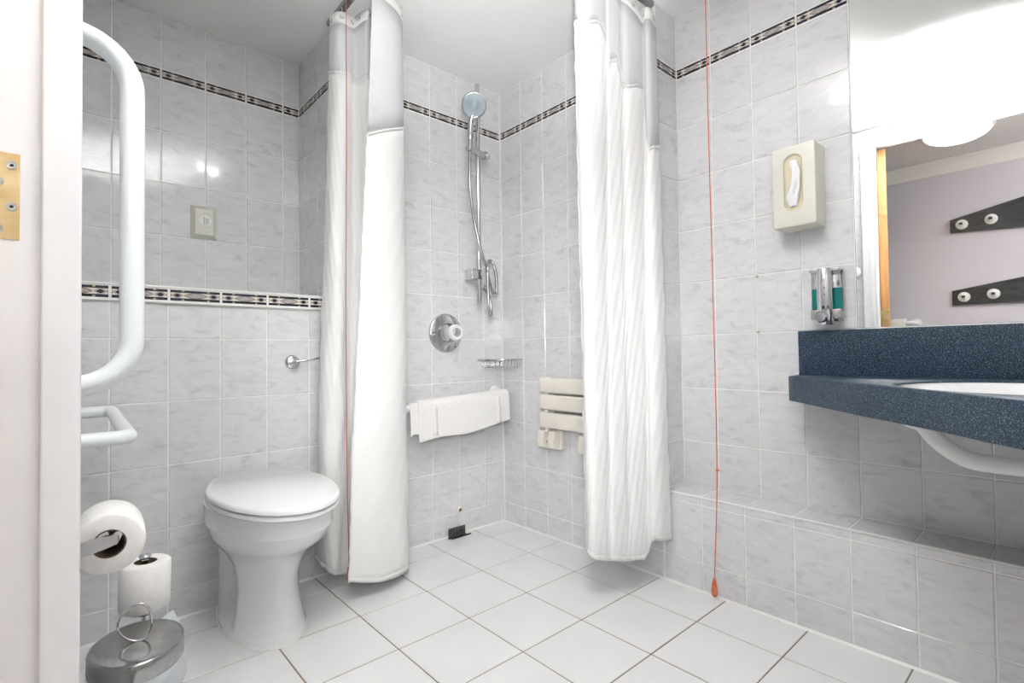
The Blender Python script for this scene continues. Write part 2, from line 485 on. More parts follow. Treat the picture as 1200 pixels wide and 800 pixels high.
# sealant beads along the floor
bead = MB()
def tri_bead(a, b, n1):
    a, b, n1 = Vector(a), Vector(b), Vector(n1)*.006
    u = Vector((0, 0, .006))
    return [a, a+n1, a+u, b, b+n1, b+u], [(0, 1, 2), (3, 5, 4), (0, 3, 4, 1), (1, 4, 5, 2), (2, 5, 3, 0)]
bead.add(*tri_bead((XL, 0, 0), (0, 0, 0), (0, -1, 0))).add(*tri_bead((0, 0, 0), (0, YF, 0), (-1, 0, 0)))
prop(bead.obj('trim_6', 'trim', smooth=False), kind='structure')

# door wall with its opening
DY0, DY1, DH = -2.14, -1.12, 2.092
wl = MB().box((XL-.09, DY1, -.08), (XL-G, D1+.06, H)).box((XL-.09, YF, -.08), (XL-G, DY0, H)).box((XL-.09, DY0, DH), (XL-G, DY1, H)).obj('wall_left', 'grout', smooth=False)
prop(wl, kind='structure')
ca = DY1+.03
lay(wl, 'left', XL, cuts(ca, D1, .0, TW), cuts(.002, 1.9275, Z0, TH), skip=lambda u, v: u > 0 and v < LEDGE_B-.05)
lay(wl, 'left', XL, cuts(ca, D1, .0, TW), top_row); border(wl, 'left', XL, cuts(-.9, D1, .0, TW), 1.9285)
lay(wl, 'left', XL, cuts(ca, -.9, .0, TW), [(1.9285, 1.9675, 1.948)])
lay(wl, 'left', XL, cuts(DY0, ca, .0, TW), [(DH+.035, H-.001, 2.07)])

# door: frame, stops, hinges, leaf swung out into the hall
d1 = thing('door_1', (-1.73, -1.62, 0), 'white painted door frame with brass hinges and an opened pine door', None, kind='structure')
JY = -1.15
MB().box((-1.785, JY, 0), (-1.668, DY1+.002, DH), .003).box((-1.685, DY1-.005, 0), (-1.668, DY1+.032, DH+.035), .003).obj('jamb', 'paint', d1)
MB().box((-1.705, JY-.013, 0), (-1.6685, JY, DH-.03), .003).obj('door_stop', 'paint', d1)
MB().box((-1.785, DY0, 0), (-1.668, DY0+.03, DH), .003).obj('jamb', 'paint', d1)
MB().box((-1.785, DY0+.0305, DH-.03), (-1.668, JY-.0005, DH+.002), .003).box((-1.685, DY0-.03, DH+.0025), (-1.668, DY1-.0055, DH+.035), .003).obj('head', 'paint', d1)
for hz in (1.034, 1.70, .30):
    hg = MB().box((-1.755, JY-.0008, hz-.05), (-1.7235, JY+.001, hz+.05)).obj('hinge', 'brass', d1, smooth=False)
    for k, (sx, sz) in enumerate(((-1.7305, .036), (-1.742, .016), (-1.7305, -.012), (-1.742, -.038))):
        MB().lathe([(.0052, 0), (.0052, .0006), (.0042, .0007), (.0040, .0002), (.0016, .0003), (.0012, -.0004)], (sx, JY-.0008, hz+sz), (0, -1, 0), 14).obj('screw', 'screw', hg)
# leaf, turned about the hinge pin
PIV = Vector((-1.760, JY-.003, 0)); a = -math.radians(106)
XF = Matrix.Translation(PIV) @ Matrix.Rotation(a, 4, 'Z')
leaf = MB().box((0, -.93, .008), (.044, 0, 2.050), .0015, XF).obj('leaf', 'pine', d1)
for hz in (1.03, 1.70, .30):
    MB().box((.004, -.0005, hz-.05), (.040, .0022, hz+.05), 0, XF).tube([XF @ Vector((-.004, .002, hz-.05)), XF @ Vector((-.004, .002, hz+.05))], .006, 10).obj('hinge', 'brass', d1, smooth=False)

# hall beyond the door
HX, HH = -3.06, 2.25
prop(MB().box((HX-.1, -3.3, -.08), (XL-.09, .35, 0)).obj('floor_hall', 'carpet', smooth=False), kind='structure')
prop(MB().box((HX-.1, -3.3, HH), (XL-.09, .35, HH+.08)).obj('ceiling_hall', 'stipple', smooth=False), kind='structure')
prop(MB().box((HX-.1, -3.3, 0), (HX, .35, HH)).obj('wall_hall', 'purple', smooth=False), kind='structure')
prop(MB().box((HX, .30, 0), (XL-.09, .38, HH)).box((HX, -3.35, 0), (XL-.09, -3.27, HH)).obj('wall_hall_ends', 'ceiling', smooth=False), kind='structure')
prop(MB().box((XL-.095, -3.3, 0), (XL-.088, DY0, HH)).box((XL-.095, DY1, 0), (XL-.088, .35, HH)).box((XL-.095, DY0, DH), (XL-.088, DY1, HH)).box((XL-.09, -3.3, 0), (XL-.02, YF-.09, HH)).obj('wall_hall_near', 'ceiling', smooth=False), kind='structure')
cov = [(0, 0), (0, -.095), (.012, -.092), (.02, -.07), (.045, -.035), (.075, -.015), (.085, -.012), (.088, 0)]
cv = MB(); rings = [[Vector((HX+x, y, HH+z)) for x, z in cov] for y in (-3.27, .30)]
cv.loft(rings); prop(cv.obj('trim_7', 'ceiling', smooth=False), kind='structure')

hl = thing('hall_ceiling_light', (-2.34, -1.457, HH), 'lit round opal dome light on the stippled hall ceiling, seen in the mirror', 'lamp')
MB().lathe([(.175, 0), (.185, -.004), (.185, -.022), (.172, -.028)], (-2.34, -1.457, HH), (0, 0, 1), 40).obj('base_ring', 'plastic', hl)
MB().lathe([(.172, -.024), (.168, -.036), (.150, -.056), (.118, -.072), (.07, -.083), (.0, -.087)], (-2.34, -1.457, HH), (0, 0, 1), 40).obj('dome', 'lampglass', hl)
def hook_board(z0, zl, zr, zr0, label):
    t = thing('coat_hook_board', (HX+.012, -1.75, z0), label, 'hook board', 'hook boards on the lilac wall')
    prof = [(-1.318, z0, zl), (-1.75, zr0, zr), (-2.18, z0, zl)]
    b = MB()
    for (ya, a0, a1), (yb, b0, b1) in ((prof[0], prof[1]), (prof[1], prof[2])):
        v = [(HX, ya, a0), (HX, ya, a1), (HX, yb, b1), (HX, yb, b0), (HX+.022, ya, a0), (HX+.022, ya, a1), (HX+.022, yb, b1), (HX+.022, yb, b0)]
        b.add(v, [(0, 1, 2, 3), (4, 5, 6, 7), (0, 1, 5, 4), (1, 2, 6, 5), (2, 3, 7, 6), (3, 0, 4, 7)])
    b.obj('board', 'black_wood', t, smooth=False)
    for y in (-1.385, -1.545, -1.75, -1.955, -2.115):
        f = (y+1.318)/(-1.75+1.318); f = f if f <= 1 else 2-f
        zc = (z0+(zr0-z0)*f+zl+(zr-zl)*f)/2-.012*f
        k = MB().lathe([(.036, 0), (.036, .004), (.029, .008), (.012, .009), (.009, .026), (.015, .034), (.012, .042), (.0, .044)], (HX+.022, y, zc), (1, 0, 0), 24).obj('hook', 'plastic', t)
        MB().box((HX+.0662, y-.010, zc-.008), (HX+.068, y+.010, zc+.008)).obj('hook_cap', 'dark', k, smooth=False)
hook_board(1.70, 1.795, 1.893, 1.672, 'higher of two black oak coat hook boards on the lilac wall')
hook_board(1.155, 1.263, 1.335, 1.152, 'lower of two black oak coat hook boards on the lilac wall')
hr = thing('hall_towel_rail', (HX, -.95, 1.02), 'white tubular towel rail on the lilac wall beside the pine door', 'towel rail')
MB().tube(round_poly([(HX+.005, -1.10, 1.035), (HX+.10, -1.10, 1.035), (HX+.10, -.70, 1.035), (HX+.005, -.70, 1.035)], .03), .016, 14).obj('tube', 'rail', hr)
for y in (-1.10, -.70): MB().lathe([(.035, 0), (.035, .006), (.02, .012)], (HX, y, 1.035), (1, 0, 0), 20).obj('flange', 'rail', hr)
def draped(name, path_fn, y0, y1, material, label, cat, ny=14):
    V, F = [], []; rows_ = []
    for j in range(ny+1):
        y = y0+(y1-y0)*j/ny
        pr = path_fn(j/ny); rows_.append(len(pr)); V += [(x, y, z) for x, z in pr]
    m = rows_[0]
    for j in range(ny):
        for k in range(m-1): F.append((j*m+k, j*m+k+1, (j+1)*m+k+1, (j+1)*m+k))
    o = mk(name, V, F, material, None, True, (HX+.1, (y0+y1)/2, .7))
    md = o.modifiers.new('solid', 'SOLIDIFY'); md.thickness = .012; md.offset = 1
    return prop(o, label, cat)
def over(xc, r, zf, zb):
    def fn(t):
        p = [(xc+r, zf), (xc+r+.01, (zf+1.035)/2)]
        p += [(xc+r*math.cos(q*math.pi/8), 1.035+r*math.sin(q*math.pi/8)) for q in range(9)]
        return p+[(xc-r, zb)]
    return fn
draped('hall_towel', over(HX+.10, .022, .55, .70), -1.05, -.955, 'towel', 'white towel hanging over the rail on the lilac wall', 'towel')
draped('hall_towel', over(HX+.10, .020, .60, .70), -.935, -.80, 'towel2', 'peach towel hanging over the rail on the lilac wall', 'towel')

# ------------------------------------------------------------------ toilet
TX = -1.189
def outline(W, Fr, back, wb_, n=20):
    """half-outline points from back to front for x >= 0, then mirrored: closed ring"""
    ys = back+(Fr-back)*.42
    half = [(wb_+(W-wb_)*math.sin(t*math.pi/2), -(back+(ys-back)*t)) for t in [i/8 for i in range(8)]]
    half += [(W*math.cos(t*math.pi/2), -(ys+(Fr-ys)*math.sin(t*math.pi/2))) for t in [i/n for i in range(n+1)]]
    return half
def ring(W, Fr, z, back=.0, wb_=None, recess=0.0, exp=1.0):
    wb_ = W if wb_ is None else wb_
    h = outline(W, Fr, back, wb_)
    pts = []
    for x, y in h:
        if recess:
            k = max(0.0, 1-((-y-.135)/.105)**2)
            x -= recess*math.sqrt(k) if k > 0 else 0
        pts.append((x, y))
    full = [Vector((TX+x, y, z)) for x, y in pts]+[Vector((TX-x, y, z)) for x, y in reversed(pts[:-1])]
    return full
wc = thing('toilet', (TX, -.2, 0), 'white back-to-wall toilet with closed lid', 'toilet')
P = [(.000, .117, .403, .090, 0), (.012, .116, .403, .090, .0), (.022, .112, .398, .090, .012), (.045, .108, .390, .090, .030), (.09, .102, .378, .088, .040), (.14, .099, .370, .088, .043),
     (.18, .101, .374, .088, .043), (.22, .110, .392, .09, .042), (.255, .126, .425, .092, .038), (.285, .146, .470, .095, .028), (.315, .162, .518, .10, .012), (.345, .169, .541, .105, .0), (.352, .1705, .546, .108, 0),
     (.358, .168, .543, .110, 0), (.390, .171, .550, .112, 0), (.404, .172, .553, .112, 0), (.409, .165, .545, .108, 0)]
rings = [ring(W, Fr, z, .0, wb_, rc) for z, W, Fr, wb_, rc in P]
MB().loft(rings).obj('pan', 'ceramic', wc)
def slab(z0, z1, W, Fr, back, wb_, e):
    return [ring(W-e, Fr-e, z0, back+e, wb_-e), ring(W, Fr, z0+e*.7, back, wb_), ring(W, Fr, z1-e, back, wb_), ring(W-e*.35, Fr-e*.35, z1-e*.35, back+e*.35, wb_-e*.35), ring(W-e*1.2, Fr-e*1.2, z1, back+e*1.2, wb_-e*1.2)]
MB().loft(slab(.410, .4235, .171, .592, .035, .120, .004)).obj('seat', 'seat', wc)
MB().loft(slab(.4255, .4455, .173, .598, .030, .112, .0075)).obj('lid', 'seat', wc)
for sx in (-.07, .07): MB().tube([(TX+sx-.02, -.028, .427), (TX+sx+.02, -.028, .427)], .011, 14).obj('hinge', 'seat', wc)
# sealant around the foot
def seal_ring(W, Fr, z): return ring(W, Fr, z, .0, W-.02)
MB().loft([ring(.119, .404, .0, 0, .096), ring(.118, .403, .004, 0, .095), ring(.112, .397, .008, 0, .09)]).obj('sealant', 'trim', wc)

# flush lever
fv = thing('flush_lever', (-1.034, 0, .8214), 'chrome flush lever on the tiled wall above the toilet', 'lever')
MB().lathe([(.026, 0), (.026, .004), (.021, .010), (.012, .012), (.012, .020), (.017, .024), (.017, .032), (.006, .036), (.0, .036)], (-1.034, 0, .8214), (0, -1, 0), 32).obj('rose', 'chrome', fv)
MB().tube([(-1.030, -.030, .822), (-1.00, -.036, .8265), (-.955, -.040, .8335), (-.938, -.041, .837)], [.0055, .0045, .0032, .003], 12).obj('lever', 'chrome', fv)

# plate in the recess
pl = thing('wall_plate', (-1.248, D1, 1.387), 'ivory blanking plate with a round white sticker in the recess', 'wall plate')
cxp, czp, wp, hp = -1.248, 1.387, .0455, .0655
v = []
for yy, i in ((0, 0), (-.004, 0), (-.019, .013), (-.020, .015)):
    v.append([Vector((cxp-wp+i, D1+yy, czp-hp+i)), Vector((cxp+wp-i, D1+yy, czp-hp+i)), Vector((cxp+wp-i, D1+yy, czp+hp-i)), Vector((cxp-wp+i, D1+yy, czp+hp-i))])
MB().loft(v).obj('plate', 'ivory2', pl, smooth=False)
st = MB().lathe([(.0235, 0), (.0235, .0012), (.0225, .0016)], (cxp+.002, D1-.020, czp+.004), (0, -1, 0), 36).obj('sticker', 'sticker', pl)
for dx, l in ((-.003, .016), (.004, .013), (.011, .012)):
    MB().box((cxp+dx, D1-.0219, czp+.004-l), (cxp+dx+.0028, D1-.0215, czp+.004+l)).obj('print_line', 'ink', st, smooth=False)

# ------------------------------------------------------------------ grab rails on the door wall
def flange(c, ax, par, r=.038):
    MB().lathe([(r, 0), (r, .006), (r-.004, .010), (.018, .012)], c, ax, 28).obj('flange', 'rail', par)
g = thing('grab_rail', (XL, -1.035, .80), 'white upright tubular grab rail beside the door frame', 'grab rail')
gy = -1.038
MB().tube(round_poly([(XL+.002, gy, 1.306), (XL+.082, gy, 1.306), (XL+.082, gy, .806), (XL+.002, gy, .806)], .066, 10), .0152, 20).obj('tube', 'rail', g)
for z in (1.306, .806): flange((XL, gy, z), (1, 0, 0), g)
g = thing('grab_rail', (XL, -.37, .64), 'white horizontal tubular grab rail on the wall above the toilet rolls', 'grab rail')
MB().tube(round_poly([(XL+.002, -.63, .679), (XL+.115, -.63, .679), (XL+.115, -.165, .698), (XL+.002, -.165, .698)], .022, 6), .0150, 20).obj('tube', 'rail', g)
for y, z in ((-.63, .679), (-.165, .698)): flange((XL, y, z), (1, 0, 0), g)

# ------------------------------------------------------------------ toilet rolls
def roll(name, c, axis, R, L, label, uneven=.0, group='toilet rolls'):
    t = thing(name, c, label, 'toilet roll', group)
    ax = Vector(axis)
    prof = [(.0215, L/2-.001), (R-.004, L/2), (R, L/2-.004), (R+uneven, 0), (R, -L/2+.004), (R-.004, -L/2), (.0215, -L/2+.001)]
    m = MB(); m.lathe(prof, c, axis, 48, caps=False)
    o = m.obj('paper', 'paper', t)
    MB().lathe([(.0215, L/2-.001), (.0215, -L/2+.001), (.0195, -L/2+.001), (.0195, L/2-.001), (.0215, L/2-.001)], c, axis, 32, caps=False).obj('core', 'core', t)
    return t
RC = Vector((-1.6265, -.925, .562))
r1 = roll('toilet_roll', RC, (-.06, -1, 0),   .0460, .098, 'loose-ended toilet roll on the chrome arm by the door frame', .001)
# loose sheet hanging at the back of the roll
V, F = [], []
for i in range(13):
    a = math.pi*.95+i*.09
    for y in (-.047, .047):
        V.append((RC.x+(.0472+.001*i*.3)*math.cos(a), RC.y+y, RC.z+(.0472+.0014*i*.5)*math.sin(a)))
F = [(2*i, 2*i+1, 2*i+3, 2*i+2) for i in range(12)]
o = mk('loose_sheet', V, F, 'paper', r1); md = o.modifiers.new('s', 'SOLIDIFY'); md.thickness = .0008
h1 = thing('toilet_roll_holder', (XL, -.975, .545), 'chrome toilet roll arm fixed to the wall by the door frame', 'roll holder')
ya = -.988
MB().lathe([(.024, 0), (.024, .008), (.016, .012)], (XL, ya, .562), (1, 0, 0), 28).obj('rose', 'chrome', h1)
# flat arm out from the wall, then the bar through the roll
arm = MB(); rr = []
for t, hw, hh in ((0, .012, .010), (.3, .011, .010), (.75, .010, .0085), (1.0, .008, .0065)):
    p = Vector((XL+.01, ya, .562)).lerp(Vector((RC.x+.006, ya, .5725)), t)
    rr.append([p+Vector((0, sy*.006, sz*hh)) for sy, sz in ((-1, -1), (-1, 1), (1, 1), (1, -1))])
arm.loft(rr).tube(round_poly([(RC.x+.002, ya, .572), (RC.x+.006, -.975, .5725), (RC.x+.002, -.87, .5725)], .004, 4), .0075, 14)
arm.obj('arm', 'chrome', h1)
SP = Vector((-1.5435, -.5885, .350))
roll('toilet_roll', SP, (0.02, 0, 1), .0470, .100, 'spare toilet roll standing upright on the chrome stand behind the bin', .0005)
h2 = thing('spare_roll_stand', (SP.x, SP.y, 0), 'chrome floor stand under the spare toilet roll behind the bin', 'roll stand')
MB().tube([(SP.x, SP.y, .004), (SP.x, SP.y, .402)], .0065, 14).obj('post', 'chrome', h2)
MB().lathe([(.050, 0), (.050, .006), (.046, .010), (.010, .013)], (SP.x, SP.y, 0), (0, 0, 1), 32).obj('base', 'chrome', h2)
MB().lathe([(.030, .292), (.030, .297), (.008, .2985)], (SP.x, SP.y, 0), (0, 0, 1), 24).obj('rest_disc', 'chrome', h2)
MB().sphere((SP.x, SP.y, .410), .012, 20, (1, 1, .55)).obj('knob', 'chrome', h2)

# ------------------------------------------------------------------ waste bin
BC = Vector((-1.572, -.742, 0)); BA = math.radians(-6)
def ell(a, b, z, n=48, c=BC, wob=0.0, ph=0.0):
    out = []
    for k in range(n):
        t = k*2*math.pi/n
        x, y = (a+wob*math.sin(5*t+ph)+wob*.6*math.sin(9*t+2*ph))*math.cos(t), (b+wob*math.cos(7*t+ph))*math.sin(t)
        out.append(Vector((c.x+x*math.cos(BA)-y*math.sin(BA), c.y+x*math.sin(BA)+y*math.cos(BA), z)))
    return out
bn = thing('waste_bin', (BC.x, BC.y, 0), 'oval polished steel waste bin with ring lid and clear liner', 'waste bin')
MB().loft([ell(.068, .084, 0), ell(.071, .087, .004), ell(.071, .087, .262), ell(.066, .082, .264)]).obj('body', 'steel', bn)
ld = MB().loft([ell(.0755, .0925, .264), ell(.0765, .0935, .266), ell(.0765, .0935, .2945), ell(.0748, .0918, .298), ell(.070, .087, .2995)]).obj('lid', 'steel', bn)
rg = []
for k in range(28):
    t = k*2*math.pi/28
    rg.append(Vector((BC.x-.004+.026*math.cos(t), BC.y+.002-.008*math.cos(t), .335+.0345*math.sin(t)+.004*math.sin(2*t))))
MB().tube(rg, .0022, 10, True).obj('lid_ring', 'chrome', ld)
MB().loft([ell(.0735, .0895, .205, wob=.003, ph=1.), ell(.078, .095, .225, wob=.003, ph=2.2), ell(.0785, .0955, .245, wob=.0025, ph=2.), ell(.0785, .0955, .260, wob=.002, ph=.4), ell(.0735, .0895, .265, wob=.001)], caps=False).obj('bin_liner', 'liner', bn)
V = [(-1.545, -.652, .258), (-1.502, -.675, .260), (-1.500, -.645, .300), (-1.528, -.648, .286), (-1.510, -.660, .278), (-1.488, -.690, .272)]
o = mk('liner_corner', V, [(0, 1, 4, 3), (1, 5, 2, 4), (3, 4, 2)], 'liner', bn); o.modifiers.new('s', 'SOLIDIFY').thickness = .001

# ------------------------------------------------------------------ shower
sr = thing('shower_riser_rail', (-.181, -.05, 1.1), 'chrome shower riser rail with slider on the shower wall', 'shower rail')
MB().tube([(-.181, -.05, 1.085), (-.181, -.05, 2.138)], .0115, 18).obj('tube', 'chrome', sr)
MB().box((-.232, -.062, 1.195), (-.170, -.001, 1.245), .004).obj('wall_bracket', 'chrome', sr)
MB().box((-.197, -.062, 2.03), (-.165, -.001, 2.06), .004).obj('wall_bracket', 'chrome', sr)
MB().tube([(-.262, -.080, 1.800), (-.135, -.052, 1.803)], .0155, 18).lathe([(.021, 0), (.021, .02), (.015, .026)], (-.145, -.053, 1.803), (1, .15, 0), 20).obj('slider', 'chrome', sr)
hs = thing('hand_shower', (-.24, -.1, 1.95), 'round chrome hand shower with coiled metal hose', 'shower head')
HC = Vector((-.258, -.125, 1.988)); HN = Vector((-.55, -.72, -.32)).normalized()
MB().lathe([(.020, -.040), (.040, -.034), (.053, -.020), (.058, -.008), (.058, .0), (.054, .004), (.050, .004)], HC, HN, 40).obj('head', 'chrome', hs)
fc = MB().lathe([(.0508, .002), (.0508, .0045), (.046, .006), (.018, .006), (.0165, .0075), (.0, .0075)], HC, HN, 40).obj('spray_face', 'spray', hs)
hb = HC-HN*.022
MB().tube(smoothpath([hb+Vector((.0, .0, -.03)), (-.254, -.094, 1.92), (-.254, -.088, 1.85), (-.258, -.088, 1.785)], 6), [.015]*6+[.0145]*7+[.013]*6, 16).obj('handle', 'chrome', hs)
hp_ = [(-.258, -.090, 1.785), (-.262, -.092, 1.72), (-.264, -.094, 1.62), (-.248, -.094, 1.50), (-.218, -.092, 1.38), (-.180, -.090, 1.27), (-.140, -.085, 1.17), (-.115, -.08, 1.125), (-.095, -.075, 1.14),
       (-.092, -.07, 1.22), (-.105, -.065, 1.275), (-.130, -.07, 1.29), (-.155, -.085, 1.26), (-.165, -.095, 1.17), (-.160, -.095, 1.07), (-.148, -.09, 1.025), (-.134, -.08, 1.045), (-.130, -.06, 1.12), (-.135, -.02, 1.165), (-.14, -.004, 1.17)]
hpts = smoothpath(hp_, 14)
MB().tube(hpts, [.0083 if i % 2 else .0068 for i in range(len(hpts))], 10).obj('hose', 'hose', hs)
MB().lathe([(.024, 0), (.024, .006), (.013, .010), (.013, .03)], (-.14, 0, 1.17), (0, -1, 0), 24).obj('wall_outlet', 'chrome', hs)
sv = thing('shower_valve', (-.345, 0, .94), 'round chrome shower mixer valve with protruding knob', 'shower valve')
MB().lathe([(.090, 0), (.090, .005), (.085, .010), (.040, .014)], (-.345, 0, .94), (0, -1, 0), 56).obj('plate', 'chrome', sv)
MB().lathe([(.045, .010), (.045, .028), (.038, .036), (.036, .058), (.033, .070), (.033, .085)], (-.345, 0, .94), (0, -1, 0), 16).obj('body', 'chrome', sv)
kb = MB().lathe([(.033, .070), (.036, .074), (.036, .088), (.031, .094), (.022, .092), (.021, .090)], (-.345, 0, .94), (0, -1, 0), 40).obj('knob', 'plastic', sv)
MB().lathe([(.021, .088), (.021, .094), (.017, .098), (.0, .099)], (-.345, 0, .94), (0, -1, 0), 28).obj('knob_cap', 'chrome', kb)
MB().box((-.430, -.0135, .938), (-.395, -.0125, .941)).obj('index_mark', 'dark', sv, smooth=False)
sb = thing('soap_basket', (-.08, -.08, .78), 'chrome wire soap basket in the shower corner', 'soap basket')
rim = [(-.002, -.006, .812), (-.150, -.004, .812)]
arc = [(-.150*math.cos(t*math.pi/20)-.004, -.150*math.sin(t*math.pi/20)-.004, .812) for t in range(11)]
MB().tube([(-.004, -.004, .812)]+arc+[(-.004, -.004, .812)], .0045, 10).obj('rim', 'chrome', sb)
for k in range(9):
    x = -.135+k*.0155
    yf = -math.sqrt(max(.150**2-x*x, .0001))-.002
    MB().tube(round_poly([(x, yf, .811), (x, yf+.012, .775), (x, -.008, .775), (x, -.008, .811)], .008, 3), .002, 8).obj('wire', 'chrome', sb)
tr = thing('grab_rail', (-.4, -.07, .62), 'white grab rail on the shower wall with a towel folded over it', 'grab rail')
MB().tube(round_poly([(-.80, -.001, .607), (-.80, -.07, .607), (-.045, -.07, .640), (-.033, -.055, .640), (-.033, -.001, .640)], .010, 5), .0170, 20).obj('tube', 'rail', tr)
MB().lathe([(.040, 0), (.040, .007), (.034, .012), (.018, .014)], (-.048, 0, .642), (0, -1, 0), 30).obj('flange', 'rail', tr)
MB().lathe([(.040, 0), (.040, .007), (.034, .012), (.018, .014)], (-.80, 0, .607), (0, -1, 0), 30).obj('flange', 'rail', tr)
# folded towel
def towel():
    V, F = [], []; nx = 40
    def zr(x): return .607+(x+.80)*(.033/.755)
    t = thing('towel', (-.3, -.08, .5), 'white towel folded over the grab rail in the shower', 'towel')
    for (name, x0, x1, r, zf, zb, fl) in (('outer_fold', -.552, -.042, .026, 0, .035, 1), ('inner_fold', -.585, -.50, .020, .03, .09, 1)):
        V, F = [], []
        prof_n = 0
        for i in range(nx+1):
            s = i/nx; x = x0+(x1-x0)*s; c = zr(x)
            bot = c-.150+.018*s+.006*math.sin(s*9)+.010*max(0, (s-.85)/.15)**2+zf
            yo = -.07-r
            wob = .003*math.sin(s*7)+.0015*math.sin(s*23)
            p = []
            for q in range(8):
                zz = bot+(c-bot)*q/8
                p.append((x, yo-.008*(1-q/8)+wob*(1-q/8), zz))
            for q in range(9):
                a = math.pi-q*math.pi/8
                p.append((x, -.07+r*math.cos(a), c+r*math.sin(a)))
            for q in range(1, 7):
                p.append((x, -.07+r+.002, c-(c-bot-zb)*q/6))
            if name == 'inner_fold': p = [(a, b+.004, z) for a, b, z in p]
            prof_n = len(p); V += p
        for i in range(nx):
            for k in range(prof_n-1): F.append((i*prof_n+k, i*prof_n+k+1, (i+1)*prof_n+k+1, (i+1)*prof_n+k))
        o = mk(name, V, F, 'towel', t)
        md = o.modifiers.new('s', 'SOLIDIFY'); md.thickness = .007; md.offset = 0
        md = o.modifiers.new('b', 'SUBSURF'); md.levels = md.render_levels = 1
    # raised woven bands near both ends
    for xa in (-.485, -.128):
        V, F = [], []
        for i in range(3):
            x = xa+i*.012
            c = zr(x)
            for q in range(9):
                zz = c-.125+.125*q/8
                V.append((x, -.0995-.008*(1-q/8)-.0022, zz))
        for i in range(2):
            for k in range(8): F.append((i*9+k, i*9+k+1, (i+1)*9+k+1, (i+1)*9+k))
        o = mk('woven_band', V, F, 'towel', t); md = o.modifiers.new('s', 'SOLIDIFY'); md.thickness = .0012
towel()

# folding shower seat, folded up against the wall
ss = thing('shower_bench', (-.04, -.5, .6), 'cream slatted shower seat folded up against the tiles', 'shower seat')
for z0, z1 in ((.6645, .7300), (.5885, .6555), (.5070, .5765)):
    MB().box((-.066, -.715, z0), (-.036, -.326, z1), .009).obj('slat', 'cream', ss)
for y in (-.365, -.655):
    MB().box((-.036, y-.013, .445), (-.018, y+.013, .728), .005).box((-.060, y-.010, .49), (-.03, y+.010, .735), .003).obj('support_bar', 'cream', ss)
for y in (-.362, -.600):
    ft = MB().box((-.026, y-.062, .412), (-.0005, y+.052, .505), .006).obj('wall_bracket', 'cream', ss)
    for s, yy in ((-1, y-.034), (1, y+.028)):
        rr = []
        for z, x, hw in ((.505, -.030, .020), (.492, -.058, .021), (.45, -.066, .022), (.422, -.062, .022), (.412, -.030, .020)):
            rr.append([Vector((-.01, yy-hw, z)), Vector((x, yy-hw*.85, z)), Vector((x, yy+hw*.85, z)), Vector((-.01, yy+hw, z))])
        MB().loft(rr).obj('bracket_cheek', 'cream', ft)
    MB().tube([(-.045, y-.02, .445), (-.045, y+.02, .445)], .005, 10).obj('pivot_pin', 'brass', ft)

# drain grate and pipe stub
dr = thing('drain_grate', (-.29, -.03, 0), 'black broken drain grate at the foot of the shower wall', 'drain')
g_ = MB()
MB().box((-.345, -.040, .0004), (-.243, -.028, .0016)).obj('sump', 'dark', dr, smooth=False)
for k in range(9): g_.box((-.352+k*.0105, -.026, .004), (-.3475+k*.0105, -.020, .043))
for k in range(5): g_.box((-.354, -.0265, .004+k*.0095), (-.262, -.0215, .0075+k*.0095))
g_.obj('grate', 'grate', dr, smooth=False)
MB().box((-.356, -.030, .001), (-.258, -.0215, .0045)).box((-.258, -.040, .001), (-.238, -.020, .004)).obj('frame', 'grate', dr, smooth=False)
MB().lathe([(.011, 0), (.012, .004), (.006, .010), (.004, .011)], (-.247, -.02, .008), (.3, -1, .5), 12).obj('rubble', 'cream', dr)
ps = thing('pipe_stub', (-.28, 0, .113), 'small cream pipe stub sticking out of the wall above the drain', 'pipe')
MB().lathe([(.0165, 0), (.0165, .016), (.0145, .018), (.0095, .018), (.009, .008)], (-.281, 0, .115), (0, -1, 0), 24, caps=False).obj('pipe', 'cream', ps)
MB().lathe([(.0095, .010), (.0, .010)], (-.281, 0, .115), (0, -1, 0), 20).obj('bore', 'core', ps)

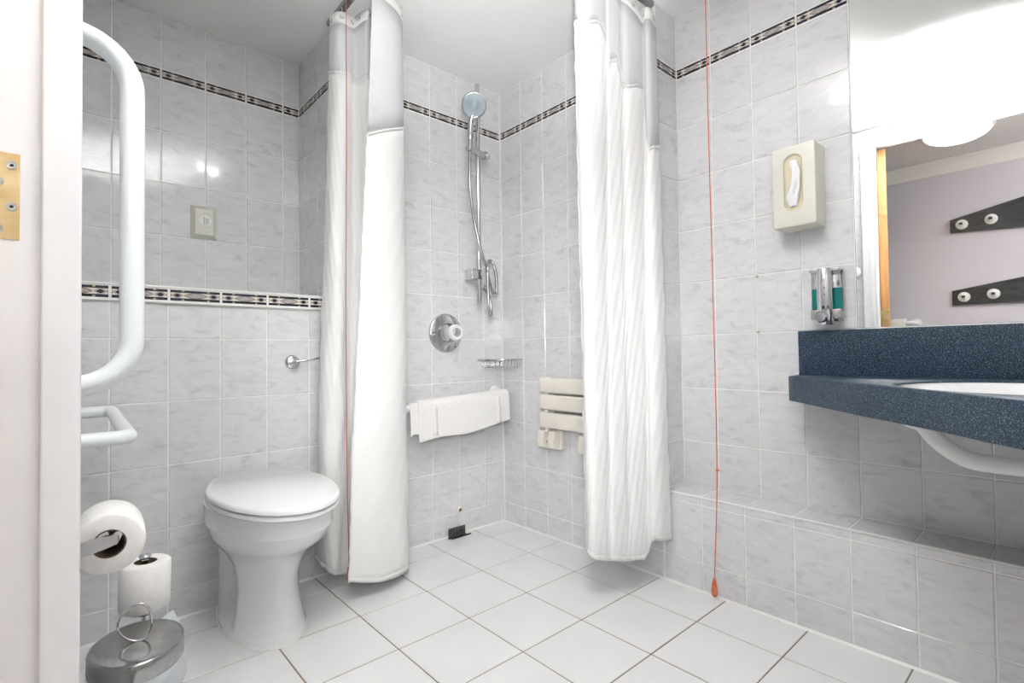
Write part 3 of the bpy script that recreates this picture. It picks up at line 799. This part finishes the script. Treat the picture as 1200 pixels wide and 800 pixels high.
# ------------------------------------------------------------------ curtain track and curtains
ct = thing('curtain_rail', (-.5, -.5, 2.13), 'white shower curtain track hung below the ceiling', 'curtain rail')
track = round_poly([(-.885, .0, 2.1615), (-.885, -.905, 2.1615), (-.004, -.905, 2.1615)], .22, 12)
V, F = [], []
rr = []
for i, p in enumerate(track):
    t = (track[min(i+1, len(track)-1)]-track[max(i-1, 0)]).normalized(); n = Vector((t.y, -t.x, 0))
    rr.append([p+n*.011-Vector((0, 0, .009)), p+n*.011+Vector((0, 0, .009)), p-n*.011+Vector((0, 0, .009)), p-n*.011-Vector((0, 0, .009))])
MB().loft(rr).obj('track', 'steel', ct, smooth=False)
for x, y in ((-.885, -.55), (-.45, -.905)):
    MB().tube([(x, y, 2.165), (x, y, H-.0005)], .006, 10).obj('dropper', 'steel', ct)
CL = [(-0.927, -0.11, 1.906, -0.972, -0.06, 0.092), (-0.925, -0.145, 1.892, -0.973, -0.12, 0.082), (-0.914, -0.165, 1.887, -0.959, -0.155, 0.068), (-0.894, -0.172, 1.888, -0.932, -0.165, 0.057), (-0.87, -0.162, 1.895, -0.905, -0.155, 0.046), (-0.853, -0.155, 1.881, -0.884, -0.15, 0.038), (-0.844, -0.165, 1.873, -0.866, -0.155, 0.036), (-0.836, -0.185, 1.884, -0.841, -0.165, 0.036), (-0.822, -0.205, 1.887, -0.814, -0.18, 0.036), (-0.786, -0.19, 1.889, -0.768, -0.17, 0.036), (-0.728, -0.175, 1.831, -0.707, -0.165, 0.036), (-0.686, -0.195, 1.741, -0.676, -0.195, 0.036), (-0.702, -0.255, 1.713, -0.691, -0.24, 0.036), (-0.751, -0.31, 1.677, -0.742, -0.28, 0.036), (-0.816, -0.34, 1.642, -0.84, -0.305, 0.047), (-0.874, -0.35, 1.605, -0.95, -0.3, 0.079)]
CR = [(-0.026, -0.935, 1.599, -0.036, -0.965, 0.166), (-0.084, -0.95, 1.579, -0.092, -0.965, 0.174), (-0.101, -0.94, 1.59, -0.125, -0.945, 0.177), (-0.087, -0.92, 1.784, -0.117, -0.925, 0.137), (-0.133, -0.925, 1.799, -0.142, -0.92, 0.112), (-0.185, -0.925, 1.781, -0.173, -0.91, 0.115), (-0.212, -0.915, 1.788, -0.2, -0.9, 0.117), (-0.241, -0.918, 1.85, -0.224, -0.9, 0.12), (-0.289, -0.918, 1.843, -0.268, -0.89, 0.133), (-0.299, -0.915, 1.924, -0.283, -0.88, 0.134), (-0.349, -0.925, 1.94, -0.315, -0.88, 0.143), (-0.413, -0.93, 1.913, -0.352, -0.87, 0.156), (-0.442, -0.915, 1.911, -0.353, -0.845, 0.16), (-0.433, -0.89, 1.927, -0.326, -0.815, 0.159)]
def curtain(tab, zt0, zt1, label, cloth, seed, tag_at=None, amp=.003):
    c0 = tab[len(tab)//2]; zt = zt0
    t = thing('shower_curtain', (c0[0], c0[1], zt), label, 'curtain')
    sub = 9
    top = smoothpath([(a[0], a[1], a[2]) for a in tab], sub); bot = smoothpath([(a[3], a[4], a[5]) for a in tab], sub)
    n = len(top)
    zh = lambda i: zt0+(zt1-zt0)*min(1, max(0, (i/(n-1)-.25)/.3))
    rnd = random.Random(seed); ph = [rnd.uniform(0, 6.28) for _ in range(6)]
    def at(i, z):
        zb = bot[i].z; k = (zh(i)-z)/(zh(i)-zb)
        e = k*k*(3-2*k)*.35+k*.65
        p = Vector((top[i].x, top[i].y, 0)).lerp(Vector((bot[i].x, bot[i].y, 0)), e)
        wv = amp*k*(math.sin(7*z+ph[0]+i*.25)+.6*math.sin(17*z+ph[1]-i*.4))+.0015*math.sin(43*z+ph[2]+i*.9)*min(1, k*3)
        q = top[min(i+1, n-1)]-top[max(i-1, 0)]; nn = Vector((q.y, -q.x, 0)).normalized()
        p = p+nn*wv
        p.x = min(p.x, -.006); p.z = z
        if p.x > XE-.01: p.y = min(p.y, -.012)
        return p
    def sheet(name, zhi, zlo, rows_, material, thick):
        V, F = [], []
        for j in range(rows_+1):
            for i in range(n):
                a, b = zhi(i), zlo(i); V.append(at(i, a+(b-a)*j/rows_))
        for j in range(rows_):
            for i in range(n-1): F.append((j*n+i, j*n+i+1, (j+1)*n+i+1, (j+1)*n+i))
        o = mk(name, V, F, material, t)
        md = o.modifiers.new('s', 'SOLIDIFY'); md.thickness = thick; md.offset = 0
        return o
    shz = lambda i: top[i].z
    sheet('header_tape', zh, lambda i: zh(i)-.042, 2, 'hem', .002)
    sheet('sheer_panel', lambda i: zh(i)-.042, shz, 6, 'sheer', .0006)
    sheet('cloth', shz, lambda i: bot[i].z, 46, cloth, .0016)
    sheet('seam', lambda i: shz(i)+.006, lambda i: shz(i)-.006, 1, 'hem', .0035)
    sheet('hem', lambda i: bot[i].z+.018, lambda i: bot[i].z, 1, 'hem', .004)
    # side hem along the free edge
    e = [at(n-1, shz(n-1)+(bot[n-1].z-shz(n-1))*j/60) for j in range(61)]
    MB().tube([p+Vector((.0016*math.sin(j*2.1), .0016*math.cos(j*2.6), 0)) for j, p in enumerate(e)], .0032, 8).obj('side_hem', 'hem', t)
    # eyelets and hooks at the header
    for i in range(4, n, sub*2):
        p = at(i, zh(i)-.020); q = top[min(i+1, n-1)]-top[max(i-1, 0)]; nn = Vector((q.y, -q.x, 0)).normalized()
        MB().lathe([(.0035, .003), (.008, .003), (.008, -.003), (.0035, -.003)], p, nn, 16, caps=False).obj('eyelet', 'chrome', t)
        MB().tube([p+nn*.004, p+nn*.005+Vector((0, 0, .018)), p+Vector((0, 0, .036)), p-nn*.005+Vector((0, 0, .018)), p-nn*.004], .0014, 6).obj('hook', 'plastic', t)
    if tag_at is not None:
        p = at(tag_at, shz(tag_at)); q = top[tag_at+2]-top[tag_at-2]; q.z = 0; q.normalize(); nn = Vector((-q.y, q.x, 0))
        if (CAM_POS-p).dot(nn) < 0: nn = -nn
        p = p+nn*.004
        MB().add([p-q*.016+Vector((0, 0, .004)), p+q*.016+Vector((0, 0, .004)), p+q*.016-Vector((0, 0, .006)), p-q*.016-Vector((0, 0, .006)),
                  p-q*.016+Vector((0, 0, .004))+nn*.001, p+q*.016+Vector((0, 0, .004))+nn*.001, p+q*.016-Vector((0, 0, .006))+nn*.001, p-q*.016-Vector((0, 0, .006))+nn*.001],
                 [(0, 1, 2, 3), (4, 5, 6, 7), (0, 1, 5, 4), (1, 2, 6, 5), (2, 3, 7, 6), (3, 0, 4, 7)]).obj('sewn_label', 'sticker', t, smooth=False)
    return t
curtain(CL, 2.116, 2.148, 'white shower curtain bunched beside the toilet', 'curtain', 3)
curtain(CR, 2.09, 2.135, 'white patterned shower curtain bunched at the end of the low tiled boxing', 'curtain2', 5, 86, .0014)

# ------------------------------------------------------------------ alarm pull cords
pc = thing('pull_cord', (-.03, -1.128, .05), 'red pull cord with toggle hanging near the low tiled boxing', 'pull cord')
MB().tube(smoothpath([(-.03, -1.133, H-.002), (-.031, -1.134, 1.6), (-.030, -1.137, 1.0), (-.029, -1.137, .44), (-.03, -1.121, .075)], 8), .0017, 8).obj('cord', 'red', pc)
MB().sphere((-.029, -1.138, .441), .005, 10, (1, 1, 1.2)).tube([(-.029, -1.138, .441), (-.026, -1.146, .440)], .0014, 6).obj('knot', 'red2', pc)
MB().lathe([(.002, .083), (.005, .078), (.0085, .060), (.0105, .040), (.0095, .026), (.005, .020), (.0, .019)], (-.03, -1.120, -.006), (0, 0, 1), 18).obj('toggle', 'red2', pc)
MB().lathe([(.022, 0), (.022, -.012), (.012, -.018), (.004, -.020)], (-.03, -1.133, H), (0, 0, 1), 24).obj('ceiling_switch', 'plastic', pc)
pc = thing('pull_cord', (-.925, -.262, .09), 'red pull cord hanging in the folds of the curtain beside the toilet', 'pull cord')
MB().tube(smoothpath([(-.921, -.240, H-.002), (-.924, -.243, 1.6), (-.930, -.243, 1.0), (-.928, -.240, .44), (-.920, -.235, .10)], 8), .0016, 8).obj('cord', 'red', pc)
MB().lathe([(.002, .076), (.005, .070), (.0075, .050), (.0085, .034), (.0075, .022), (.0, .014)], (-.920, -.235, .03), (0, 0, 1), 16).obj('toggle', 'red2', pc)
MB().lathe([(.022, 0), (.022, -.012), (.012, -.018), (.004, -.020)], (-.921, -.240, H), (0, 0, 1), 24).obj('ceiling_switch', 'plastic', pc)

# ------------------------------------------------------------------ vanity counter, basin, waste pipe
CT, CB = .761, .683
edge = [(.038, -1.3455), (-.03, -1.412), (-.11, -1.484), (-.24, -1.600), (-.33, -1.690), (-.405, -1.765), (-.505, -1.853), (-.575, -1.918), (-.635, -1.985), (-.675, -2.06), (-.69, -2.15), (-.69, YF+.002)]
ep = [(p.x, p.y) for p in smoothpath([(x, y, 0) for x, y in edge], 3)]
BX, BY, BR = -.197, -1.922, .247
vc = thing('vanity_counter', (D2, -1.8, CB), 'blue speckled vanity counter with upstand on the basin wall', 'counter')
def counter_top():
    # top with a round cut-out: outer loop matched to the hole by angle
    outer = [(D2, -1.3455)]+ep+[(D2, YF+.002)]
    n = 96; hole = []; out = []
    def ray_hit(a):
        dx, dy = math.cos(a), math.sin(a); best = None
        for (x0, y0), (x1, y1) in zip(outer, outer[1:]+outer[:1]):
            ex, ey = x1-x0, y1-y0; den = dx*ey-dy*ex
            if abs(den) < 1e-9: continue
            t = ((x0-BX)*ey-(y0-BY)*ex)/den; s = ((x0-BX)*dy-(y0-BY)*dx)/den
            if t > 0 and -1e-6 <= s <= 1+1e-6 and (best is None or t < best): best = t
        return (BX+dx*best, BY+dy*best)
    angs = [i*2*math.pi/n for i in range(n)]+[math.atan2(y-BY, x-BX) % (2*math.pi) for x, y in outer]
    angs = sorted(set(round(a, 5) for a in angs))
    out = [ray_hit(a) for a in angs]; hole = [(BX+BR*math.cos(a), BY+BR*math.sin(a)) for a in angs]
    m = len(angs); e = .004
    def inset(p, d):
        v = Vector((p[0]-BX, p[1]-BY)); return (p[0]-v.x/v.length*d, p[1]-v.y/v.length*d)
    L = [[(x, y, CB) for x, y in hole], [(x, y, CB) for x, y in out], [(x, y, CT-e) for x, y in out], [(*inset(p, e*.4), CT-e*.3) for p in out], [(*inset(p, e), CT) for p in out], [(*inset(p, -e), CT) for p in hole], [(x, y, CT-e) for x, y in hole]]
    V = [p for l in L for p in l]; F = []
    for i in range(len(L)):
        j = (i+1) % len(L)
        for k in range(m):
            l = (k+1) % m; F.append((i*m+k, i*m+l, j*m+l, j*m+k))
    return V, F
V, F = counter_top(); mk('worktop', V, F, 'counter', vc)
MB().box((.126, YF+.002, CT-.002), (D2-.001, -1.3455, .9032), .002).obj('upstand', 'counter', vc)
bs = thing('basin', (BX, BY, CT-.12), 'round white basin sunk into the blue counter', 'basin')
MB().lathe([(BR-.0005, -.001), (BR-.006, -.001), (BR-.014, -.008), (BR-.03, -.030), (BR-.075, -.062), (BR-.14, -.090), (.03, -.102), (.022, -.106), (.022, -.122), (.03, -.122), (BR-.12, -.106), (BR-.055, -.070), (BR-.02, -.036), (BR-.0005, -.010)],
            (BX, BY, CT-.004), (0, 0, 1), 64, caps=False).obj('bowl', 'ceramic', bs)
MB().lathe([(.021, -.105), (.021, -.100), (.010, -.101), (.0, -.103)], (BX, BY, CT-.004), (0, 0, 1), 24).obj('waste', 'chrome', bs)
wp_ = thing('waste_pipe', (-.2, -1.85, .6), 'white plastic waste pipe curving under the blue counter', 'pipe')
MB().tube(smoothpath([(-.2, -1.708, .682), (-.2, -1.722, .664), (-.2, -1.748, .630), (-.2, -1.790, .600), (-.2, -1.835, .594), (-.2, -1.89, .594), (-.205, -1.925, .594), (-.205, -1.96, .594)], 8), .0185, 18).obj('pipe', 'plastic', wp_)
MB().lathe([(.024, 0), (.024, -.022), (.0205, -.026)], (-.2, -1.712, .683), (0, -.25, 1), 24).obj('collar', 'plastic', wp_)

# mirror
mr = thing('wall_mirror', (D2, -1.9, .905), 'large frameless mirror above the blue counter', 'mirror')
MB().box((D2-.004, YF+.01, .9055), (D2-.0008, -1.5093, 2.1615)).obj('glass_edge', 'glass_edge', mr, smooth=False)
MB().box((D2-.0055, YF+.01, .9034), (D2-.0008, -1.508, .9066)).obj('sealant_line', 'trim', mr, smooth=False)
mk('silvered_face', [(D2-.0042, YF+.011, .9075), (D2-.0042, -1.5103, .9075), (D2-.0042, -1.5103, 2.149), (D2-.0042, YF+.011, 2.149)], [(0, 1, 2, 3)], 'mirror', mr, False)

# screw plugs in the tiles
for z in (1.1011, .9059):
    o = MB().lathe([(.0055, 0), (.0055, .0015), (.0035, .003), (.0015, .0024)], (D2, -1.211, z), (-1, 0, 0), 16).obj('screw_plug', 'screw', None, True, (D2, -1.211, z))
    prop(o, ('higher' if z > 1 else 'lower')+' grey screw plug in the tile joint by the blue counter', 'screw', 'screw plugs')

# ------------------------------------------------------------------ tissue dispenser
td = thing('tissue_dispenser', (D2, -1.365, 1.24), 'ivory tissue dispenser box on the tiled wall', 'tissue dispenser')
def tissue_box():
    y0, y1, z0, z1, xf = -1.430, -1.3028, 1.2355, 1.4955, .059
    yc, zc, hw, hh = -1.3655, 1.376, .0285, .0915
    n = 64; V, F = [], []
    def sup(k, ax, az, p):
        a = k*2*math.pi/n; c, s = math.cos(a), math.sin(a)
        return (math.copysign(abs(c)**p, c)*ax, math.copysign(abs(s)**p, s)*az)
    def stad(k, w_, h_):
        a = k*2*math.pi/n; c, s = math.cos(a), math.sin(a)
        return (w_*c, (h_-w_)*math.copysign(1, s)*(1 if abs(s) > 1e-6 else 0)+w_*s) if abs(s) > .02 else (w_*math.copysign(1, c), 0)
    YC, ZC, HW, HH = (y0+y1)/2, (z0+z1)/2, (y1-y0)/2, (z1-z0)/2
    def outer(x, i):
        return [Vector((x, YC+sup(k, HW-i, HH-i, .06)[0], ZC+sup(k, HW-i, HH-i, .06)[1])) for k in range(n)]
    def inner(x, i):
        return [Vector((x, yc+stad(k, hw-i, hh-i)[0], zc+stad(k, hw-i, hh-i)[1])) for k in range(n)]
    rings = [outer(D2-.0005, 0), outer(xf+.005, 0), outer(xf+.0012, .0014), outer(xf, .005), inner(xf, 0)]
    MB().loft(rings, caps=False).obj('body', 'ivory', td)
    MB().loft([inner(xf, 0), inner(xf+.003, .0015), inner(xf+.006, .004), inner(xf+.007, .008)], caps=False).obj('slot_rim', 'ivory_dark', td)
    MB().loft([inner(xf+.0065, .006), inner(xf+.0075, .006)]).obj('slot', 'ivory_dark', td)
    # tissue: crumpled tuft
    V, F = [], []; nz, ny = 26, 9; rnd = random.Random(4)
    for i in range(nz+1):
        t = i/nz; z = zc-.078+.150*t
        wd = .017*(.55+.45*math.sin(math.pi*min(1, t*1.15+.05)))*(1+.2*math.sin(9*t))
        oy = .006*math.sin(6*t+1)-.004
        for j in range(ny+1):
            s = j/ny*2-1
            x = xf+.002-.014*math.sin(math.pi*t)*(1-s*s*.5)-.004*math.sin(s*7+5*t)*math.sin(math.pi*t)-.002*math.sin(19*t+s*4)
            V.append((x, yc+oy+s*wd, z))
    for i in range(nz):
        for j in range(ny): F.append((i*(ny+1)+j, i*(ny+1)+j+1, (i+1)*(ny+1)+j+1, (i+1)*(ny+1)+j))
    ts = mk('tissue', V, F, 'tissue', td); ts.modifiers.new('s', 'SOLIDIFY').thickness = .0012
tissue_box()

# ------------------------------------------------------------------ soap dispenser
sd = thing('soap_dispenser', (D2, -1.43, .915), 'chrome soap dispenser with teal liquid beside the mirror', 'soap dispenser')
SY = -1.434
def ycyl(c, r0, r1, z0, z1, seg=24, sx=1.0):
    return [[Vector((c[0]+math.cos(k*2*math.pi/seg)*r0*sx, c[1]+math.sin(k*2*math.pi/seg)*r0, z0)) for k in range(seg)],
            [Vector((c[0]+math.cos(k*2*math.pi/seg)*r1*sx, c[1]+math.sin(k*2*math.pi/seg)*r1, z1)) for k in range(seg)]]
MB().box((D2-.006, SY-.038, .930), (D2-.0005, SY+.038, 1.097), .002).obj('back_plate', 'chrome', sd)
a = ycyl((D2-.040, SY), .0225, .0225, .922, 1.092); b = ycyl((D2-.040, SY), .020, .020, .919, 1.096)
MB().loft([b[0], a[0], a[1], b[1]]).obj('pump_body', 'chrome', sd)
for s in (-1, 1):
    c = (D2-.022, SY+s*.030)
    vl = MB().loft(ycyl(c, .0135, .0135, .962, 1.088, 20)).obj('vial', 'vial', sd)
    MB().loft(ycyl(c, .0122, .0122, .966, 1.034, 20)).obj('liquid', 'teal', vl)
    MB().box((D2-.042, SY+s*.030-.012, .936), (D2-.004, SY+s*.030+.012, .968), .003).obj('vial_socket', 'chrome', sd)
    MB().box((D2-.044, SY+s*.030-.013, 1.086), (D2-.004, SY+s*.030+.013, 1.095), .002).obj('vial_cap', 'chrome', sd)
MB().lathe([(.0185, .0), (.0185, .006), (.015, .012), (.0, .013)], (D2-.060, SY+.004, .944), (-1, .12, 0), 28).obj('push_button', 'chrome', sd)
MB().box((D2-.064, SY-.0045, .969), (D2-.060, SY+.003, .977)).obj('level_window', 'dark', sd, smooth=False)
